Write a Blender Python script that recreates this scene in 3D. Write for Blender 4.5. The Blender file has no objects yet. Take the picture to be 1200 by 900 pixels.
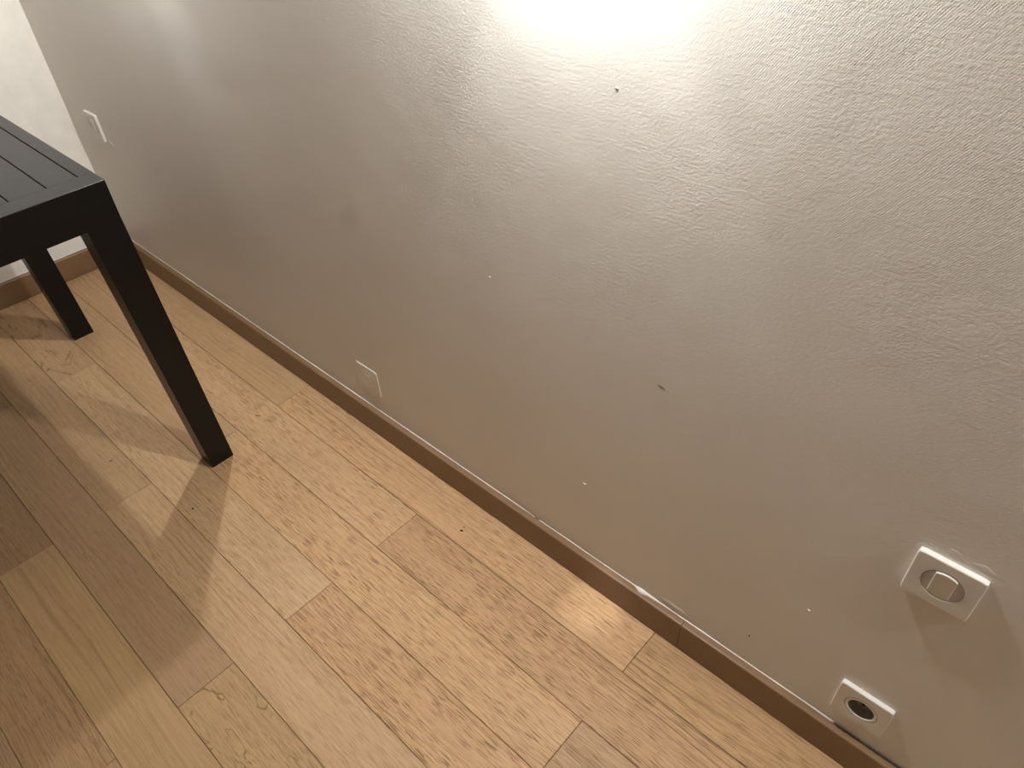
import bpy, bmesh, math, random
from mathutils import Matrix, Vector
random.seed(7)

# ------------------------------------------------------------------ camera, world, exposure
sc = bpy.context.scene
C = sc.collection
cam_d = bpy.data.cameras.new('camera')
cam = bpy.data.objects.new('camera', cam_d)
C.objects.link(cam)
sc.camera = cam
F_PX = 857.583
cam_d.sensor_fit = 'HORIZONTAL'
cam_d.sensor_width = 36.0
cam_d.lens = 36.0 * F_PX / 1200.0
cam_d.clip_start = 0.02
RW = [(0.7372278, 0.6743876, -0.0411879),      # right
      (-0.4213985, 0.5066040, 0.7521806),      # up
      (0.5281273, -0.5371720, 0.6576685)]      # back
mw = Matrix.Identity(4)
for i in range(3):
    for j in range(3):
        mw[j][i] = RW[i][j]
mw.translation = Vector((2.576653, -0.720204, 1.306094))
cam.matrix_world = mw

world = bpy.data.worlds.new('world')
sc.world = world
world.use_nodes = True
world.node_tree.nodes['Background'].inputs[0].default_value = (0.02, 0.018, 0.015, 1)
world.node_tree.nodes['Background'].inputs[1].default_value = 0.2
vs = sc.view_settings
vs.view_transform = 'Standard'
vs.look = 'None'
vs.gamma = 1.0
vs.use_curve_mapping = False
vs.exposure = 0.0
sc.cycles.max_bounces = 14
sc.cycles.diffuse_bounces = 8
sc.cycles.glossy_bounces = 4
sc.cycles.sample_clamp_indirect = 8.0

# wall lamps: (x, y, z), bulb radiant strength, beam power, beam aim
LAMP_COLOR = (1.0, 0.99, 0.965)
BULB_R = 0.016
LAMPS = [
    dict(p=(0.835, -0.066, 1.38), L=2550.0, wide=5.5, soft=1.0, aim=(0.985, 0.0, 0.76), cone=27, narrow=0.0, naim=(0.95, -0.06, 0)),
    dict(p=(2.00, -0.064, 1.39), L=3650.0, wide=5.0, aim=(2.015, -0.03, 0.90), cone=60, narrow=30.0, naim=(2.113, -0.056, 0)),
    dict(p=(3.165, -0.066, 1.39), L=2300.0, wide=0.0, aim=(3.165, -0.03, 0.90), cone=62, narrow=0.0, naim=(3.2, -0.06, 0)),
]

ROOM_X, ROOM_Y, ROOM_Z = 5.4, -4.4, 2.5
BB_H, BB_T = 0.0785, 0.0158

# ------------------------------------------------------------------ helpers
def new_obj(name, me, mat=None, parent=None, loc=None):
    o = bpy.data.objects.new(name, me)
    C.objects.link(o)
    if mat is not None and me is not None and not me.materials:
        me.materials.append(mat)
    if parent is not None:
        o.parent = parent
    if loc is not None:
        o.location = loc
    return o

def empty(name, loc):
    o = bpy.data.objects.new(name, None)
    o.empty_display_size = 0.05
    C.objects.link(o)
    o.location = loc
    return o

def tag(o, label=None, cat=None, group=None, kind=None):
    if label: o['label'] = label
    if cat: o['category'] = cat
    if group: o['group'] = group
    if kind: o['kind'] = kind
    return o

def to_mesh(bm, name, smooth=False):
    bmesh.ops.recalc_face_normals(bm, faces=bm.faces[:])
    me = bpy.data.meshes.new(name)
    bm.to_mesh(me)
    bm.free()
    if smooth:
        for p in me.polygons: p.use_smooth = True
    return me

def box_bm(x0, x1, y0, y1, z0, z1, bevel=0.0, seg=2):
    bm = bmesh.new()
    v = [bm.verts.new((x, y, z)) for x in (x0, x1) for y in (y0, y1) for z in (z0, z1)]
    for f in ((0, 1, 3, 2), (4, 6, 7, 5), (0, 4, 5, 1), (2, 3, 7, 6), (0, 2, 6, 4), (1, 5, 7, 3)):
        bm.faces.new([v[i] for i in f])
    bmesh.ops.recalc_face_normals(bm, faces=bm.faces[:])
    if bevel > 0:
        bmesh.ops.bevel(bm, geom=bm.edges[:], offset=bevel, segments=seg, affect='EDGES', profile=0.5)
    return bm

def frustum_bm(bot, top, z0, z1, bevel=0.0):
    """bot/top = (x0,x1,y0,y1) rectangles"""
    bm = bmesh.new()
    def ring(r, z):
        return [bm.verts.new(p) for p in ((r[0], r[2], z), (r[1], r[2], z), (r[1], r[3], z), (r[0], r[3], z))]
    a, b = ring(bot, z0), ring(top, z1)
    bm.faces.new(a[::-1]); bm.faces.new(b)
    for i in range(4):
        j = (i + 1) % 4
        bm.faces.new((a[i], a[j], b[j], b[i]))
    if bevel > 0:
        bmesh.ops.bevel(bm, geom=bm.edges[:], offset=bevel, segments=2, affect='EDGES', profile=0.5)
    return bm

def loft_bm(rings, cap0=False, cap1=False):
    bm = bmesh.new()
    R = [[bm.verts.new(p) for p in r] for r in rings]
    n = len(R[0])
    for a, b in zip(R, R[1:]):
        for i in range(n):
            j = (i + 1) % n
            bm.faces.new((a[i], a[j], b[j], b[i]))
    if cap0: bm.faces.new(R[0][::-1])
    if cap1: bm.faces.new(R[-1])
    return bm

def circ(r, y, n=48, cx=0.0, cz=0.0):
    return [(cx + r * math.cos(2 * math.pi * i / n), y, cz + r * math.sin(2 * math.pi * i / n)) for i in range(n)]

def rsquare(h, rad, y, n=48):
    """rounded square of half size h sampled at n angles"""
    out = []
    for i in range(n):
        a = 2 * math.pi * (i + 0.0) / n
        c, s = math.cos(a), math.sin(a)
        t = h / max(abs(c), abs(s))
        x, z = c * t, s * t
        k = h - rad
        if abs(x) > k and abs(z) > k:
            # intersect the ray with the corner circle
            ox, oz = math.copysign(k, x), math.copysign(k, z)
            b = c * ox + s * oz
            d = b * b - (ox * ox + oz * oz - rad * rad)
            t = b + math.sqrt(max(d, 0))
            x, z = c * t, s * t
        out.append((x, y, z))
    return out

# ------------------------------------------------------------------ materials
class NT:
    def __init__(self, name):
        self.m = bpy.data.materials.new(name)
        self.m.use_nodes = True
        self.t = self.m.node_tree
        self.b = self.t.nodes['Principled BSDF']
    def n(self, kind, **kw):
        nd = self.t.nodes.new(kind)
        for k, v in kw.items(): setattr(nd, k, v)
        return nd
    def l(self, a, b): self.t.links.new(a, b)
    def math(self, op, a, b=None, c=None, clamp=False):
        nd = self.n('ShaderNodeMath', operation=op, use_clamp=clamp)
        for i, v in enumerate((a, b, c)):
            if v is None: continue
            if isinstance(v, (int, float)): nd.inputs[i].default_value = v
            else: self.l(v, nd.inputs[i])
        return nd.outputs[0]
    def vmath(self, op, a, b):
        nd = self.n('ShaderNodeVectorMath', operation=op)
        for i, v in enumerate((a, b)):
            if isinstance(v, (tuple, list)): nd.inputs[i].default_value = v
            else: self.l(v, nd.inputs[i])
        return nd.outputs[1] if op == 'DOT_PRODUCT' else nd.outputs[0]
    def noise(self, vec, scale=1.0, detail=2.0, rough=0.5, dist=0.0):
        nd = self.n('ShaderNodeTexNoise')
        nd.inputs['Scale'].default_value = scale
        nd.inputs['Detail'].default_value = detail
        nd.inputs['Roughness'].default_value = rough
        nd.inputs['Distortion'].default_value = dist
        self.l(vec, nd.inputs['Vector'])
        return nd.outputs[0]
    def ramp(self, fac, stops):
        nd = self.n('ShaderNodeValToRGB')
        e = nd.color_ramp.elements
        while len(e) < len(stops): e.new(0.5)
        for el, (p, c) in zip(e, stops):
            el.position = p
            el.color = (c, c, c, 1) if isinstance(c, (int, float)) else (*c, 1)
        self.l(fac, nd.inputs[0])
        return nd.outputs[0]
    def mix(self, fac, a, b, blend='MIX'):
        nd = self.n('ShaderNodeMix', data_type='RGBA', blend_type=blend)
        for i, v in ((0, fac), (6, a), (7, b)):
            if isinstance(v, (int, float)): nd.inputs[i].default_value = v
            elif isinstance(v, (tuple, list)): nd.inputs[i].default_value = (*v, 1) if len(v) == 3 else v
            else: self.l(v, nd.inputs[i])
        return nd.outputs[2]
    def bump(self, h, dist, strength=1.0):
        nd = self.n('ShaderNodeBump')
        nd.inputs['Distance'].default_value = dist
        nd.inputs['Strength'].default_value = strength
        self.l(h, nd.inputs['Height'])
        self.l(nd.outputs[0], self.b.inputs['Normal'])
    def obj(self):
        return self.n('ShaderNodeTexCoord').outputs['Object']

def flat(name, col, rough=0.5, spec=0.5, metal=0.0, grain=0.0, gscale=400.0):
    t = NT(name)
    t.b.inputs['Roughness'].default_value = rough
    t.b.inputs['Specular IOR Level'].default_value = spec
    t.b.inputs['Metallic'].default_value = metal
    v = t.obj()
    n = t.noise(v, 14.0, 3.0)
    c = t.ramp(n, [(0.3, tuple(x * 0.93 for x in col)), (0.7, tuple(min(1, x * 1.05) for x in col))])
    t.l(c, t.b.inputs['Base Color'])
    if grain > 0:
        t.bump(t.noise(v, gscale, 2.0), grain)
    return t.m

def textured_paint(name, col):
    """satin paint over a woven wall covering: twill ribs, slubs along x, trowel unevenness"""
    t = NT(name)
    v = t.obj()
    warp = t.noise(v, 9.0, 2.0)
    fine = t.noise(v, 60.0, 2.0)
    d = t.vmath('DOT_PRODUCT', v, (1.0, 0.0, -0.72))
    ph = t.math('ADD', t.math('MULTIPLY', d, 2 * math.pi / 0.0027), t.math('ADD', t.math('MULTIPLY', warp, 9.0), t.math('MULTIPLY', fine, 5.0)))
    twill = t.math('SINE', ph)
    patch = t.ramp(t.noise(v, 5.0, 2.0), [(0.35, 0.25), (0.65, 1.0)])
    twill = t.math('MULTIPLY', t.math('MULTIPLY', twill, patch), t.ramp(t.noise(v, 170.0, 2.0), [(0.40, 0.2), (0.60, 1.6)]))
    slub = t.noise(t.vmath('MULTIPLY', v, (26.0, 1.0, 300.0)), 1.0, 3.0, 0.6)
    thread = t.ramp(t.noise(t.vmath('MULTIPLY', v, (7.0, 1.0, 120.0)), 1.0, 2.0), [(0.66, 0.0), (0.76, 1.0)])
    peel = t.noise(v, 230.0, 3.0)
    lump = t.noise(v, 11.0, 2.0)
    h = t.math('MULTIPLY', twill, 0.05)
    h = t.math('ADD', h, t.math('MULTIPLY', slub, 0.24))
    h = t.math('ADD', h, t.math('MULTIPLY', thread, 0.03))
    h = t.math('ADD', h, t.math('MULTIPLY', peel, 0.46))
    h = t.math('ADD', h, t.math('MULTIPLY', lump, 1.2))
    lane = t.noise(t.vmath('MULTIPLY', v, (4.5, 1.0, 0.9)), 1.0, 1.0)
    h = t.math('ADD', h, t.math('MULTIPLY', lane, 5.0))
    t.bump(h, 0.0010, 0.85)
    n = t.noise(v, 3.0, 3.0)
    c = t.ramp(n, [(0.3, tuple(x * 0.97 for x in col)), (0.7, tuple(min(1, x * 1.02) for x in col))])
    t.l(c, t.b.inputs['Base Color'])
    t.b.inputs['Roughness'].default_value = 0.42
    t.b.inputs['Specular IOR Level'].default_value = 0.5
    return t.m

def oak(name, knotty=False, rings=0.35, pores=1.0):
    """brushed oak; the board's own tone comes from the object colour, its pore strength from the alpha"""
    t = NT(name)
    info = t.n('ShaderNodeObjectInfo')
    v0 = t.obj()
    off = t.n('ShaderNodeCombineXYZ')
    t.l(t.math('MULTIPLY', info.outputs['Random'], 53.0), off.inputs[0])
    t.l(t.math('MULTIPLY', info.outputs['Random'], 171.0), off.inputs[1])
    v = t.vmath('ADD', v0, off.outputs[0])
    # fine brushed streaks, pore dashes, growth rings, slow mottling
    streak = t.noise(t.vmath('MULTIPLY', v, (5.0, 210.0, 1.0)), 1.0, 3.0, 0.6)
    dash = t.noise(t.vmath('MULTIPLY', v, (26.0, 560.0, 1.0)), 1.0, 1.0, 0.5)
    mask = t.ramp(t.noise(t.vmath('MULTIPLY', v, (2.2, 26.0, 1.0)), 1.0, 2.0), [(0.34, 0.40), (0.60, 1.0)])
    dashes = t.math('MULTIPLY', t.ramp(dash, [(0.53, 0.0), (0.60, 1.0)]), mask)
    sep = t.n('ShaderNodeSeparateXYZ'); t.l(v, sep.inputs[0])
    wob = t.noise(t.vmath('MULTIPLY', v, (1.5, 9.0, 1.0)), 1.0, 2.0)
    ring = t.math('SINE', t.math('ADD', t.math('MULTIPLY', sep.outputs[1], 2 * math.pi / 0.016), t.math('MULTIPLY', wob, 34.0)))
    ringm = t.ramp(ring, [(0.55, 0.0), (1.0, 1.0)])
    ringm = t.math('MULTIPLY', ringm, t.ramp(t.noise(t.vmath('MULTIPLY', v, (1.1, 14.0, 1.0)), 1.0, 1.0), [(0.45, 0.0), (0.62, 1.0)]))
    mott = t.noise(t.vmath('MULTIPLY', v, (3.0, 9.0, 1.0)), 1.0, 3.0)
    base = t.mix(1.0, info.outputs['Color'], (1.21, 1.24, 1.14), 'MULTIPLY')
    c = t.mix(t.ramp(streak, [(0.35, 0.0), (0.68, 0.50)]), base, t.mix(1.0, base, (0.66, 0.60, 0.54), 'MULTIPLY'))
    c = t.mix(t.ramp(mott, [(0.40, 0.0), (0.70, 0.35)]), c, t.mix(1.0, base, (1.18, 1.15, 1.12), 'MULTIPLY'))
    dark = t.mix(1.0, base, (0.42, 0.35, 0.30), 'MULTIPLY')
    c = t.mix(t.math('MULTIPLY', ringm, rings), c, dark)
    pf = t.math('MULTIPLY', dashes, t.math('MULTIPLY', info.outputs['Alpha'], 0.95 * pores))
    c = t.mix(pf, c, dark)
    if knotty:
        k = t.noise(t.vmath('MULTIPLY', v, (13.0, 36.0, 1.0)), 1.0, 2.0, 0.55, 0.9)
        band = t.math('ABSOLUTE', t.math('SUBTRACT', k, 0.62))
        kk = t.ramp(band, [(0.0, 1.0), (0.035, 0.0)])
        kk = t.math('MULTIPLY', kk, t.ramp(t.noise(t.vmath('MULTIPLY', v, (8.0, 18.0, 1.0)), 1.0, 1.0), [(0.42, 0.0), (0.55, 1.0)]))
        c = t.mix(t.math('MULTIPLY', kk, 0.85), c, t.mix(1.0, base, (0.33, 0.26, 0.20), 'MULTIPLY'))
    t.l(c, t.b.inputs['Base Color'])
    t.b.inputs['Specular IOR Level'].default_value = 0.35
    t.l(t.ramp(streak, [(0.3, 0.44), (0.7, 0.58)]), t.b.inputs['Roughness'])
    h = t.math('SUBTRACT', t.math('MULTIPLY', streak, 0.3), dashes)
    t.bump(h, 0.00035, 0.6)
    return t.m

WALL_COL = (0.725, 0.695, 0.648)
M_wall = textured_paint('woven_satin_paint', WALL_COL)
M_smooth = flat('smooth_matt_paint', (0.84, 0.81, 0.755), rough=0.75, spec=0.25, grain=0.0003, gscale=90)
M_ceil = flat('ceiling_paint', (0.82, 0.80, 0.76), rough=0.8, spec=0.2)
M_oak = oak('brushed_oak')
M_oak_ring = oak('brushed_oak_cathedral', rings=0.75)
M_oak_knot = oak('brushed_oak_knotty', knotty=True, rings=0.15)
M_under = flat('subfloor', (0.05, 0.035, 0.022), rough=0.9)
M_bb = flat('baseboard_foil', (0.192, 0.110, 0.052), rough=0.40, spec=0.6)
M_caulk = flat('caulk', (0.80, 0.75, 0.68), rough=0.6)
M_white = flat('white_plastic', (0.70, 0.675, 0.63), rough=0.35, spec=0.5)
M_disc = flat('ivory_plastic', (0.52, 0.49, 0.45), rough=0.4, spec=0.5)
M_well = flat('socket_well_plastic', (0.30, 0.27, 0.22), rough=0.5, spec=0.4)
M_black = flat('black_hole', (0.01, 0.009, 0.008), rough=0.8)
M_steel = flat('steel_pin', (0.25, 0.24, 0.22), rough=0.3, metal=1.0)
M_table = flat('charcoal_powder_coat', (0.0020, 0.0023, 0.0026), rough=0.30, spec=0.30, grain=0.0002, gscale=900)
M_brass = flat('lamp_metal', (0.55, 0.50, 0.42), rough=0.35, metal=1.0)
M_dome = flat('dark_bronze', (0.06, 0.05, 0.04), rough=0.5, metal=0.0)
M_dirt = flat('dark_speck', (0.03, 0.018, 0.01), rough=0.8)
M_fibre = flat('brown_fibre', (0.10, 0.055, 0.025), rough=0.8)
M_scuff = flat('dark_scuff', (0.16, 0.10, 0.085), rough=0.6)

# ------------------------------------------------------------------ room shell
# socket and switch places (lower left corner x, z on the right wall)
PL = 0.080
SW_NEAR = (2.5560, 0.4669)
SOCK = (2.5488, 0.1254)
SW_FAR = (0.1631, 0.4676)
BLANK = (1.3464, 0.1294)

def wall_with_hole():
    bm = bmesh.new()
    hx, hz = SOCK[0] + PL / 2, SOCK[1] + PL / 2
    r = 0.029
    xs = [-0.12, hx - r, hx + r, ROOM_X + 0.12]
    zs = [-0.02, hz - r, hz + r, ROOM_Z]
    def g(y): return [[bm.verts.new((x, y, z)) for z in zs] for x in xs]
    a, b = g(0.0), g(0.12)
    for i in range(3):
        for j in range(3):
            if i == 1 and j == 1:
                continue
            bm.faces.new((a[i][j], a[i + 1][j], a[i + 1][j + 1], a[i][j + 1]))
    for i in range(3):
        for j in range(3):
            bm.faces.new((b[i][j], b[i][j + 1], b[i + 1][j + 1], b[i + 1][j]))
    for i in range(3):
        bm.faces.new((a[i][0], b[i][0], b[i + 1][0], a[i + 1][0]))
        bm.faces.new((a[i][3], a[i + 1][3], b[i + 1][3], b[i][3]))
        bm.faces.new((a[0][i], a[0][i + 1], b[0][i + 1], b[0][i]))
        bm.faces.new((a[3][i], b[3][i], b[3][i + 1], a[3][i + 1]))
    # box recessed behind the socket
    q = [(1, 1), (2, 1), (2, 2), (1, 2)]
    f = [a[i][j] for i, j in q]
    k = [bm.verts.new((xs[i], 0.06, zs[j])) for i, j in q]
    for i in range(4):
        j = (i + 1) % 4
        bm.faces.new((f[i], f[j], k[j], k[i]))
    bm.faces.new(k)
    return to_mesh(bm, 'wall_right')

wall_right = tag(new_obj('wall_right', wall_with_hole(), M_wall),
                 'long wall with satin white woven texture, lit from above', 'wall', kind='structure')
wall_back = tag(new_obj('wall_back', to_mesh(box_bm(-0.12, 0, ROOM_Y, 0, -0.02, ROOM_Z), 'wall_back'), M_smooth),
                'smooth bright white wall behind the black table', 'wall', kind='structure')
tag(new_obj('wall_front', to_mesh(box_bm(ROOM_X, ROOM_X + .12, ROOM_Y, 0, -0.02, ROOM_Z), 'wall_front'), M_smooth),
    'plain white wall opposite the bright end wall', 'wall', kind='structure')
tag(new_obj('wall_left', to_mesh(box_bm(-.12, ROOM_X + .12, ROOM_Y - .12, ROOM_Y, -0.02, ROOM_Z), 'wall_left'), M_smooth),
    'plain white wall opposite the long textured wall', 'wall', kind='structure')
tag(new_obj('ceiling', to_mesh(box_bm(-.12, ROOM_X + .12, ROOM_Y - .12, .12, ROOM_Z, ROOM_Z + .1), 'ceiling'), M_ceil),
    'plain white ceiling over the whole room', 'ceiling', kind='structure')

# ------------------------------------------------------------------ floor: subfloor and every plank
PT = 0.014          # plank thickness; the plank top is z = 0
floor = tag(new_obj('floor', to_mesh(box_bm(0, ROOM_X, ROOM_Y, 0, -0.08, -PT), 'floor'), M_under),
            'light oak plank floor with staggered butt joints', 'floor', kind='structure')
plank_cache = {}
def plank_mesh(L, W, mat):
    key = (round(L, 4), round(W, 4), mat.name)
    if key in plank_cache: return plank_cache[key]
    g, ch = 0.00035, 0.0010
    bm = bmesh.new()
    def ring(i, z):
        return [bm.verts.new(p) for p in ((g + i, g + i, z), (L - g - i, g + i, z), (L - g - i, W - g - i, z), (g + i, W - g - i, z))]
    R = [ring(0, -PT), ring(0, -0.0011), ring(ch, 0)]
    for a, b in zip(R, R[1:]):
        for i in range(4):
            j = (i + 1) % 4
            bm.faces.new((a[i], a[j], b[j], b[i]))
    bm.faces.new(R[-1]); bm.faces.new(R[0][::-1])
    me = to_mesh(bm, 'plank')
    me.materials.append(mat)
    plank_cache[key] = me
    return me

T_TAN = (0.430, 0.268, 0.152)
T_PALE = (0.465, 0.310, 0.188)
T_GREY = (0.385, 0.246, 0.148)
T_BROWN = (0.340, 0.208, 0.118)
T_ORANGE = (0.430, 0.262, 0.147)
T_YEL = (0.440, 0.285, 0.155)
# seams measured from the wall outwards, boards end on a half-offset grid
SEAMS = [0.0, 0.1219, 0.2416, 0.3609, 0.4786, 0.5965, 0.7142, 0.8318, 0.9496]
while SEAMS[-1] < -ROOM_Y - 0.002:
    SEAMS.append(min(SEAMS[-1] + 0.1182, -ROOM_Y))
tones = {  # (row, board index) -> tone (board colour with the floor's light falloff put in), pore strength, material
    (1, 0): ((.400, .250, .145), .35, M_oak), (1, 1): ((.455, .280, .158), .85, M_oak_ring), (1, 2): ((.390, .238, .126), .85, M_oak_ring),
    (2, 0): ((.400, .250, .145), .3, M_oak), (2, 1): ((.460, .290, .168), .85, M_oak), (2, 2): ((.412, .251, .141), 1.0, M_oak_ring),
    (3, 0): ((.400, .250, .145), .35, M_oak), (3, 1): ((.465, .290, .161), .95, M_oak), (3, 2): ((.365, .226, .130), 1.0, M_oak),
    (4, 0): ((.390, .248, .145), .35, M_oak_knot), (4, 1): ((.465, .303, .182), .6, M_oak), (4, 2): ((.445, .270, .148), 1.0, M_oak),
    (5, 0): ((.380, .240, .140), .4, M_oak), (5, 1): ((.435, .280, .168), .5, M_oak),
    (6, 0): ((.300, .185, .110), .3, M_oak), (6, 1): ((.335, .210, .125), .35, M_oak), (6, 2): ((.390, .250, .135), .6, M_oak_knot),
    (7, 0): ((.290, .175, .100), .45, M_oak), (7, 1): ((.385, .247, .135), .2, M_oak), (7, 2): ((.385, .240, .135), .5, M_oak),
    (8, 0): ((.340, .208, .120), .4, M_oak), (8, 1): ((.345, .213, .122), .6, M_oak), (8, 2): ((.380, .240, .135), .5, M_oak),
    (9, 1): ((.345, .220, .130), .5, M_oak),
}
planks = {}
JA = [-0.03 + 1.1325 * k for k in range(7)]     # odd rows: 1.1025, 2.235 ...
JB = [-0.60 + 1.1325 * k for k in range(7)]     # even rows: 0.5325, 1.665 ...
for r in range(1, len(SEAMS)):
    W = SEAMS[r] - SEAMS[r - 1]
    J = JA if r % 2 else JB
    idx = 0
    for a, b in zip(J, J[1:]):
        a2, b2 = max(a, 0.004), min(b, ROOM_X - 0.004)
        if b2 - a2 < 0.05: continue
        if r % 2 == 0: pass
        tone, pore, mat = tones.get((r, idx), (random.choice([T_TAN, T_PALE, T_GREY, T_YEL, T_TAN]), random.uniform(.3, .8), M_oak))
        o = new_obj('plank', plank_mesh(b2 - a2, W, mat), None, floor, (a2, -SEAMS[r], 0))
        o.color = (*tone, pore)
        planks[(r, idx)] = o
        idx += 1

# ------------------------------------------------------------------ baseboards
GAP = 0.0016         # slit behind the board, filled by caulk on most of its length
def bb_profile(gap=GAP):
    # (distance from wall, height), rounded front top edge
    t, h, r = BB_T, BB_H, 0.0036
    pts = [(gap, 0.0015), (t, 0.0015), (t, h - r)]
    for k in range(1, 6):
        a = k / 5 * math.pi / 2
        pts.append((t - r + r * math.cos(a), h - r + r * math.sin(a)))
    pts.append((gap, h))
    return pts
def bb_board(s0, s1, axis):
    bm = bmesh.new()
    def ring(s):
        g = GAP + (0.0026 * min(1, max(0, (s - 2.50) / 0.08)) if axis == 'x' else 0)   # the slit opens past the caulk
        if axis == 'x': return [bm.verts.new((s, -d, z)) for d, z in bb_profile(g)]
        return [bm.verts.new((d, -s, z)) for d, z in bb_profile(g)]
    st = [s0] + [q for q in (2.50, 2.58) if s0 < q < s1 and axis == 'x'] + [s1]
    rings = [ring(q) for q in st]
    n = len(rings[0])
    for a, b in zip(rings, rings[1:]):
        for i in range(n):
            j = (i + 1) % n
            bm.faces.new((a[i], a[j], b[j], b[i]))
    bm.faces.new(rings[0]); bm.faces.new(rings[-1][::-1])
    me = to_mesh(bm, 'board')
    for p in me.polygons: p.use_smooth = True
    me.set_sharp_from_angle(angle=math.radians(35))
    return me

def caulk(s0, s1, axis, seed, blobs=()):
    """thin uneven bead of paint and caulk along the top inner edge of the board"""
    rnd = random.Random(seed)
    bm = bmesh.new()
    n = int((s1 - s0) / 0.006)
    prev = None
    w = 0.0
    for i in range(n + 1):
        s = s0 + (s1 - s0) * i / n
        w = 0.86 * w + rnd.gauss(0, 0.00022)
        up = max(0.0002, 0.0007 + w)
        outw = max(0.0004, GAP + 0.0001 + 0.4 * w)
        for c, amp, wd in blobs:
            k = math.exp(-((s - c) / wd) ** 2)
            up += amp * k * 0.9; outw += amp * k * 1.6
        P = [(0.0, BB_H - 0.012), (0.0, BB_H + up), (outw * 0.5, BB_H + up * 0.75), (outw, BB_H + 0.0002), (GAP + 0.0001, BB_H - 0.012)]
        ring = [bm.verts.new((s, -d, z) if axis == 'x' else (d, -s, z)) for d, z in P]
        if prev:
            for a in range(5):
                b = (a + 1) % 5
                bm.faces.new((prev[a], prev[b], ring[b], ring[a]))
        else:
            bm.faces.new(ring)
        prev = ring
    bm.faces.new(prev[::-1])
    return to_mesh(bm, 'caulk_bead', smooth=True)

bbr = tag(empty('baseboard_right', (0, 0, 0)), 'brown wooden baseboard running along the long textured wall', 'baseboard', kind='structure')
new_obj('board', bb_board(BB_T + .0004, 2.2832, 'x'), M_bb, bbr)
new_obj('board', bb_board(2.2840, ROOM_X - BB_T, 'x'), M_bb, bbr)
tag(new_obj('caulk_bead', caulk(0.02, 2.566, 'x', 3, [(2.187, 0.0042, 0.010), (2.205, 0.0014, 0.02), (1.39, -0.0012, 0.012), (1.92, -0.0012, 0.05), (2.06, -0.001, 0.04)]), M_caulk, bbr), 'uneven white caulk line')
bbb = tag(empty('baseboard_back', (0, 0, 0)), 'brown wooden baseboard under the smooth end wall', 'baseboard', kind='structure')
new_obj('board', bb_board(0.0, -ROOM_Y, 'y'), M_bb, bbb)
tag(new_obj('caulk_bead', caulk(0.02, 2.4, 'y', 5), M_caulk, bbb), 'thin pale caulk line')

# ------------------------------------------------------------------ wear on the long wall (parts of the wall)
def blob(name, x, z, rx, rz, h, mat, seed, parent=wall_right, ang=0.0):
    rnd = random.Random(seed)
    n = 14
    ph = [rnd.uniform(0, 6.28) for _ in range(3)]
    def rad(a): return 1 + 0.18 * math.sin(2 * a + ph[0]) + 0.12 * math.sin(3 * a + ph[1]) + 0.08 * math.sin(5 * a + ph[2])
    ca, sa = math.cos(ang), math.sin(ang)
    rings = []
    for k, y in ((1.0, 0.0004), (0.8, -h * 0.45), (0.45, -h * 0.9)):
        rg = []
        for i in range(n):
            a = 2 * math.pi * i / n
            dx, dz = rx * k * rad(a) * math.cos(a), rz * k * rad(a) * math.sin(a)
            rg.append((x + ca * dx - sa * dz, y, z + sa * dx + ca * dz))
        rings.append(rg)
    return new_obj(name, to_mesh(loft_bm(rings, False, True), name, True), mat, parent)
tag(blob('paint_chip', 2.0414, 0.2769, 0.0042, 0.0024, 0.0012, M_caulk, 1), 'raised white paint chip')
blob('paint_chip', 1.8304, 0.6393, 0.0030, 0.0022, 0.0010, M_caulk, 2)
blob('paint_chip', 2.0676, 0.9977, 0.0026, 0.0022, 0.0008, M_wall, 3)
blob('paint_chip', 2.468, 0.3079, 0.0022, 0.0014, 0.0012, M_caulk, 4)
blob('paint_chip', 2.577, 0.2075, 0.0016, 0.0014, 0.0014, M_caulk, 8)
tag(blob('scuff', 2.1741, 0.5905, 0.0075, 0.0011, 0.0005, M_scuff, 5, ang=-0.1), 'short dark scuff')
tag(blob('nail_hole', 2.3981, 0.1546, 0.0019, 0.0026, 0.0004, M_dirt, 6), 'tiny black nail hole')
blob('filler_patch', 2.255, 0.094, 0.026, 0.010, 0.0009, M_wall, 7)
blob('filler_patch', 0.268, 0.4695, 0.026, 0.007, 0.0012, M_wall, 9, ang=-0.15)
blob('filler_patch', 2.592, 0.560, 0.012, 0.0070, 0.0003, M_wall, 10)
blob('filler_patch', 2.624, 0.560, 0.014, 0.0065, 0.0003, M_wall, 11)

# ------------------------------------------------------------------ wall plates
def plate_mesh(hole_r, th, n=64, rad=0.004, bev=0.0016):
    h = PL / 2
    rings = [rsquare(h, rad, 0.0, n), rsquare(h, rad, -(th - bev), n), rsquare(h - bev * .35, rad, -(th - bev * .35), n), rsquare(h - bev, rad, -th, n)]
    if hole_r:
        rings += [circ(hole_r + .0006, -th, n), circ(hole_r, -th + .0006, n), circ(hole_r, -0.001, n)]
        bm = loft_bm(rings)
    else:
        bm = loft_bm(rings, False, True)
    me = to_mesh(bm, 'plate', True)
    me.set_sharp_from_angle(angle=math.radians(8))
    return me

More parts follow.
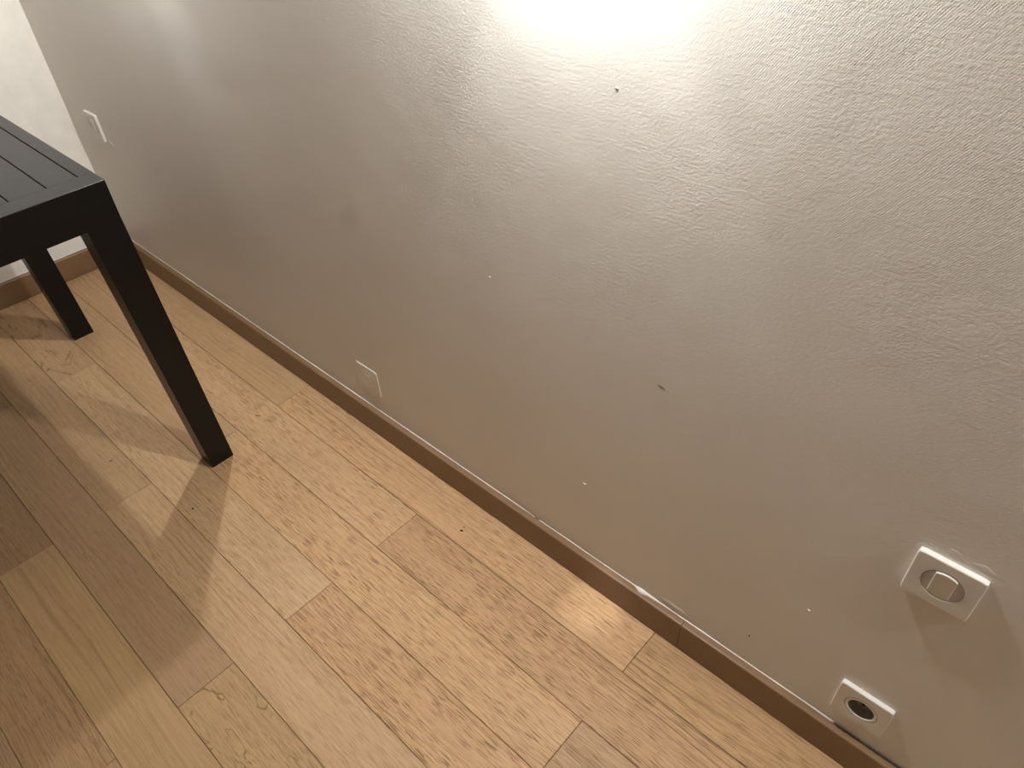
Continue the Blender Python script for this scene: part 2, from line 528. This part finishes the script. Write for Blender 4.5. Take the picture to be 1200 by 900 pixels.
TH = 0.0078
def rocker_switch(corner, label):
    e = tag(empty('light_switch', (corner[0] + PL / 2, 0, corner[1] + PL / 2)), label, 'light switch', 'white square rocker switches')
    new_obj('cover_plate', plate_mesh(0.0247, TH), M_white, e)
    d = new_obj('switch_disc', to_mesh(loft_bm([circ(0.0241, -0.002, 48), circ(0.0241, -TH + .0012, 48), circ(0.0236, -TH + .0006, 48)], True, True), 'switch_disc'), M_disc, e)
    # rocker: straight sides, curved ends, upper end standing out
    hw, R = 0.0127, 0.0226
    out = []
    a0 = math.asin(hw / R)
    for k in range(9):
        a = -a0 + 2 * a0 * k / 8
        out.append((R * math.sin(a), R * math.cos(a)))
    for k in range(9):
        a = a0 - 2 * a0 * k / 8
        out.append((R * math.sin(a), -R * math.cos(a)))
    def front(z, ins): return -(TH - 0.0002 + 0.0024 * (z + R) / (2 * R)) + ins
    rings = [[(x, -TH + .003, z) for x, z in out],
             [(x, front(z, 0.0007), z) for x, z in out],
             [(x * .955, front(z * .965, 0.0), z * .965) for x, z in out]]
    new_obj('rocker', to_mesh(loft_bm(rings, True, True), 'rocker'), M_white, e)
    return e
rocker_switch(SW_NEAR, 'white square rocker switch above the power socket')
rocker_switch(SW_FAR, 'small white rocker switch near the room corner behind the black table')

sk = tag(empty('power_socket', (SOCK[0] + PL / 2, 0, SOCK[1] + PL / 2)), 'white square power socket just above the baseboard', 'socket')
new_obj('cover_plate', plate_mesh(0.0250, TH), M_white, sk)
ringb = loft_bm([circ(0.0241, -0.001), circ(0.0241, -TH + .0004), circ(0.0237, -TH + .0001), circ(0.0204, -TH + .0001), circ(0.0197, -TH + .0006), circ(0.0193, -0.001)])
me = to_mesh(ringb, 'rim_ring', True); me.set_sharp_from_angle(angle=math.radians(30))
new_obj('rim_ring', me, M_white, sk)
well = new_obj('well', to_mesh(loft_bm([circ(0.0193, -TH + .0012), circ(0.0189, 0.0085), circ(0.0182, 0.0092)], False, True), 'well', False), M_well, sk)
pin = loft_bm([circ(0.0024, 0.0092, 16, 0, 0.0100), circ(0.0024, -0.003, 16, 0, 0.0100), circ(0.0012, -0.0046, 16, 0, 0.0100)], False, True)
tag(new_obj('earth_pin', to_mesh(pin, 'earth_pin', True), M_black, sk), 'dark earth pin')
for s in (-1, 1):
    new_obj('contact_hole', to_mesh(loft_bm([circ(0.0026, 0.0092, 16, s * .0095, -0.003), circ(0.0026, 0.0088, 16, s * .0095, -0.003)], False, True), 'contact_hole'), M_black, sk)

# blank cover painted over in the wall colour
bk = tag(empty('painted_cover', (BLANK[0] + PL / 2, 0, BLANK[1] + PL / 2)), 'square blank cover painted over like the wall, low above baseboard', 'cover')
new_obj('cover_plate', plate_mesh(None, 0.0019, rad=0.006, bev=0.0017), M_wall, bk)
new_obj('painted_ring', to_mesh(loft_bm([circ(0.0250, -0.0018), circ(0.0244, -0.0023), circ(0.0232, -0.0023), circ(0.0222, -0.0018)]), 'painted_ring', True), M_wall, bk)
new_obj('painted_rocker', to_mesh(box_bm(-0.010, 0.010, -0.0023, -0.0014, -0.014, 0.016, 0.0006), 'painted_rocker', True), M_wall, bk)

# ------------------------------------------------------------------ black slatted table
X0, X1, Y1, Y0, ZT, ZA = 0.3166, 1.1756, -0.318, -1.858, 0.743, 0.6632
tb = tag(empty('slatted_table', ((X0 + X1) / 2, (Y0 + Y1) / 2, 0)), 'black metal table with slatted top and square legs in the corner', 'table')
OX, OY = (X0 + X1) / 2, (Y0 + Y1) / 2
def tpart(name, bm):
    bmesh.ops.translate(bm, verts=bm.verts[:], vec=(-OX, -OY, 0))
    return new_obj(name, to_mesh(bm, name), M_table, tb)
BORD = 0.051
# deep end rails (along y) carry the slot ends
tpart('end_rail', box_bm(X1 - BORD, X1, Y0, Y1, ZA, ZT, 0.0008))
tpart('end_rail', box_bm(X0, X0 + BORD, Y0, Y1, ZA, ZT, 0.0008))
tpart('apron', box_bm(X0 + .06, X1 - .06, Y1 - 0.022, Y1, ZA, ZT - 0.0238))
tpart('apron', box_bm(X0 + .06, X1 - .06, Y0, Y0 + 0.022, ZA, ZT - 0.0238))
slots = [Y1, -0.3452, -0.4017, -0.4668]
while slots[-1] - 0.063 > Y0 + 0.03: slots.append(slots[-1] - 0.063)
slots.append(Y0)
sg = 0.0014
for k in range(len(slots) - 1):
    ya = slots[k] - (sg if k else 0.0)
    yb = slots[k + 1] + (sg if k + 1 < len(slots) - 1 else 0.0)
    tpart('slat', box_bm(X0 + BORD - .0002, X1 - BORD + .0002, yb, ya, ZT - 0.020, ZT))
tpart('support_plate', box_bm(X0 + BORD, X1 - BORD, Y0 + .03, Y1 - .03, ZT - 0.0238, ZT - 0.0206))
# legs: slightly tapered, feet a little further out at the sides
def leg(sx, sy):
    xo = X1 if sx > 0 else X0
    yo = Y1 if sy > 0 else Y0
    fo = 0.021 * sy                      # foot spreads outwards
    def rect(x, y, wx, wy):
        xa, xb = sorted((x, x - sx * wx)); ya, yb = sorted((y, y - sy * wy))
        return (xa, xb, ya, yb)
    top = rect(xo, yo, 0.060, 0.0662)
    bot = rect(xo - sx * .0020, yo + fo, 0.054, 0.0575)
    tpart('leg', frustum_bm(bot, top, 0.0, ZA + 0.0009))
for sx in (1, -1):
    for sy in (1, -1):
        leg(sx, sy)

# ------------------------------------------------------------------ specks on the floor
def crumb(x, y, rx, ry, h, ang, name, label, mat, cat):
    n = 10
    rnd = random.Random(int(x * 1000))
    f = [rnd.uniform(.75, 1.2) for _ in range(n)]
    rings = []
    ca, sa = math.cos(ang), math.sin(ang)
    for k, z in ((1.0, 0.0), (.85, h * .6), (.4, h)):
        rg = []
        for i in range(n):
            a = 2 * math.pi * i / n
            dx, dy = rx * k * f[i] * math.cos(a), ry * k * f[i] * math.sin(a)
            rg.append((ca * dx - sa * dy, sa * dx + ca * dy, z))
        rings.append(rg)
    o = new_obj(name, to_mesh(loft_bm(rings, True, True), name, True), mat, None, (x, y, 0.0001))
    return tag(o, label, cat)
crumb(1.7753, -0.0893, 0.0042, 0.0026, 0.0016, 0.3, 'crumb', 'dark crumb on the oak floor below the baseboard', M_dirt, 'crumb')
crumb(1.7729, -0.0790, 0.0028, 0.0014, 0.0010, 0.3, 'crumb', 'tiny brown fleck right beside the dark crumb', M_fibre, 'crumb')
crumb(1.2533, -0.4534, 0.0022, 0.0022, 0.0012, 0.0, 'crumb', 'small black speck in the shadow of the front table leg', M_dirt, 'crumb')
crumb(0.9524, -0.5109, 0.0046, 0.0018, 0.0012, 0.9, 'crumb', 'dark fleck on the floor beneath the table', M_fibre, 'crumb')
# curled fibre
fp = [(1.0915, -0.1815), (1.0945, -0.1778), (1.0985, -0.1757), (1.1020, -0.1742), (1.1030, -0.1712)]
bm = bmesh.new()
prev = None
for i, (x, y) in enumerate(fp):
    a, b = fp[max(i - 1, 0)], fp[min(i + 1, len(fp) - 1)]
    d = Vector((b[0] - a[0], b[1] - a[1], 0)).normalized(); nrm = Vector((-d.y, d.x, 0))
    rg = []
    for k in range(5):
        t = 2 * math.pi * k / 5
        p = Vector((x - fp[2][0], y - fp[2][1], 0.0009)) + nrm * 0.0009 * math.cos(t) + Vector((0, 0, 0.0009 * math.sin(t)))
        rg.append(bm.verts.new(p))
    if prev:
        for k in range(5):
            j = (k + 1) % 5
            bm.faces.new((prev[k], prev[j], rg[j], rg[k]))
    else: bm.faces.new(rg)
    prev = rg
bm.faces.new(prev[::-1])
tag(new_obj('fibre', to_mesh(bm, 'fibre', True), M_fibre, None, (fp[2][0], fp[2][1], 0.0)), 'short curled dark fibre on the floor between table leg and wall', 'fibre')

# ------------------------------------------------------------------ wall lamps (just above the picture)
def emit_mat(name, col, strength):
    m = bpy.data.materials.new(name); m.use_nodes = True
    nt = m.node_tree
    nt.nodes.remove(nt.nodes['Principled BSDF'])
    e = nt.nodes.new('ShaderNodeEmission')
    e.inputs[0].default_value = (*col, 1); e.inputs[1].default_value = strength
    nt.links.new(e.outputs[0], nt.nodes['Material Output'].inputs[0])
    return m
def spot(name, parent, loc, aim, power, cone, blend, radius):
    d = bpy.data.lights.new(name, 'SPOT')
    d.energy = power; d.color = LAMP_COLOR
    d.spot_size = math.radians(cone); d.spot_blend = blend; d.shadow_soft_size = radius
    o = bpy.data.objects.new(name, d); C.objects.link(o)
    o.parent = parent
    o.location = loc
    dv = Vector(aim) - (parent.location + Vector(loc))
    o.rotation_euler = dv.to_track_quat('-Z', 'Y').to_euler()
    return o
def wall_lamp(cfg, label):
    x, y, z = cfg['p']
    e = tag(empty('wall_lamp', (x, 0, z + 0.062)), label, 'lamp', 'wall lamps on the long textured wall')
    new_obj('backplate', to_mesh(loft_bm([circ(0.035, 0.0, 32), circ(0.035, -0.008, 32), circ(0.031, -0.011, 32)], True, True), 'backplate'), M_brass, e)
    new_obj('arm', to_mesh(loft_bm([circ(0.006, -0.010, 16), circ(0.006, y, 16)], True, True), 'arm', False), M_brass, e)
    bm = bmesh.new()
    bmesh.ops.create_cone(bm, cap_ends=True, segments=24, radius1=0.0125, radius2=0.0105, depth=0.040)
    bmesh.ops.translate(bm, verts=bm.verts[:], vec=(0, y, -0.022))
    new_obj('bulb_holder', to_mesh(bm, 'bulb_holder'), M_brass, e)
    # unseen dark dome, added above the bulb to keep its light off the ceiling
    dome = [(0.013, -0.036), (0.026, -0.041), (0.0325, -0.050), (0.0335, -0.0535)]
    rings = [[(r * math.cos(2 * math.pi * k / 32), y + r * math.sin(2 * math.pi * k / 32), h) for k in range(32)] for r, h in dome + [(r - .0012, h - .0006) for r, h in dome[::-1]]]
    new_obj('light_block_dome', to_mesh(loft_bm(rings), 'light_block_dome', True), M_dome, e)
    bm = bmesh.new()
    bmesh.ops.create_icosphere(bm, subdivisions=2, radius=BULB_R)
    bmesh.ops.translate(bm, verts=bm.verts[:], vec=(0, y, -0.062))
    new_obj('bulb', to_mesh(bm, 'bulb', True), emit_mat('bulb_glow', LAMP_COLOR, cfg['L']), e)
    if cfg['wide'] > 0:
        spot('wide_beam', e, (0, y, -0.062 - BULB_R - 0.012), cfg['aim'], cfg['wide'], cfg['cone'], cfg.get('soft', 0.35), 0.010)
    if cfg['narrow'] > 0:
        spot('narrow_beam', e, (0, y, -0.062 - BULB_R - 0.012), cfg['naim'], cfg['narrow'], 6.5, 1.0, 0.006)
    return e
wall_lamp(LAMPS[0], 'small metal wall lamp above the black table')
wall_lamp(LAMPS[1], 'small metal wall lamp above the brightest patch of wall')
wall_lamp(LAMPS[2], 'small metal wall lamp above and right of the light switch')
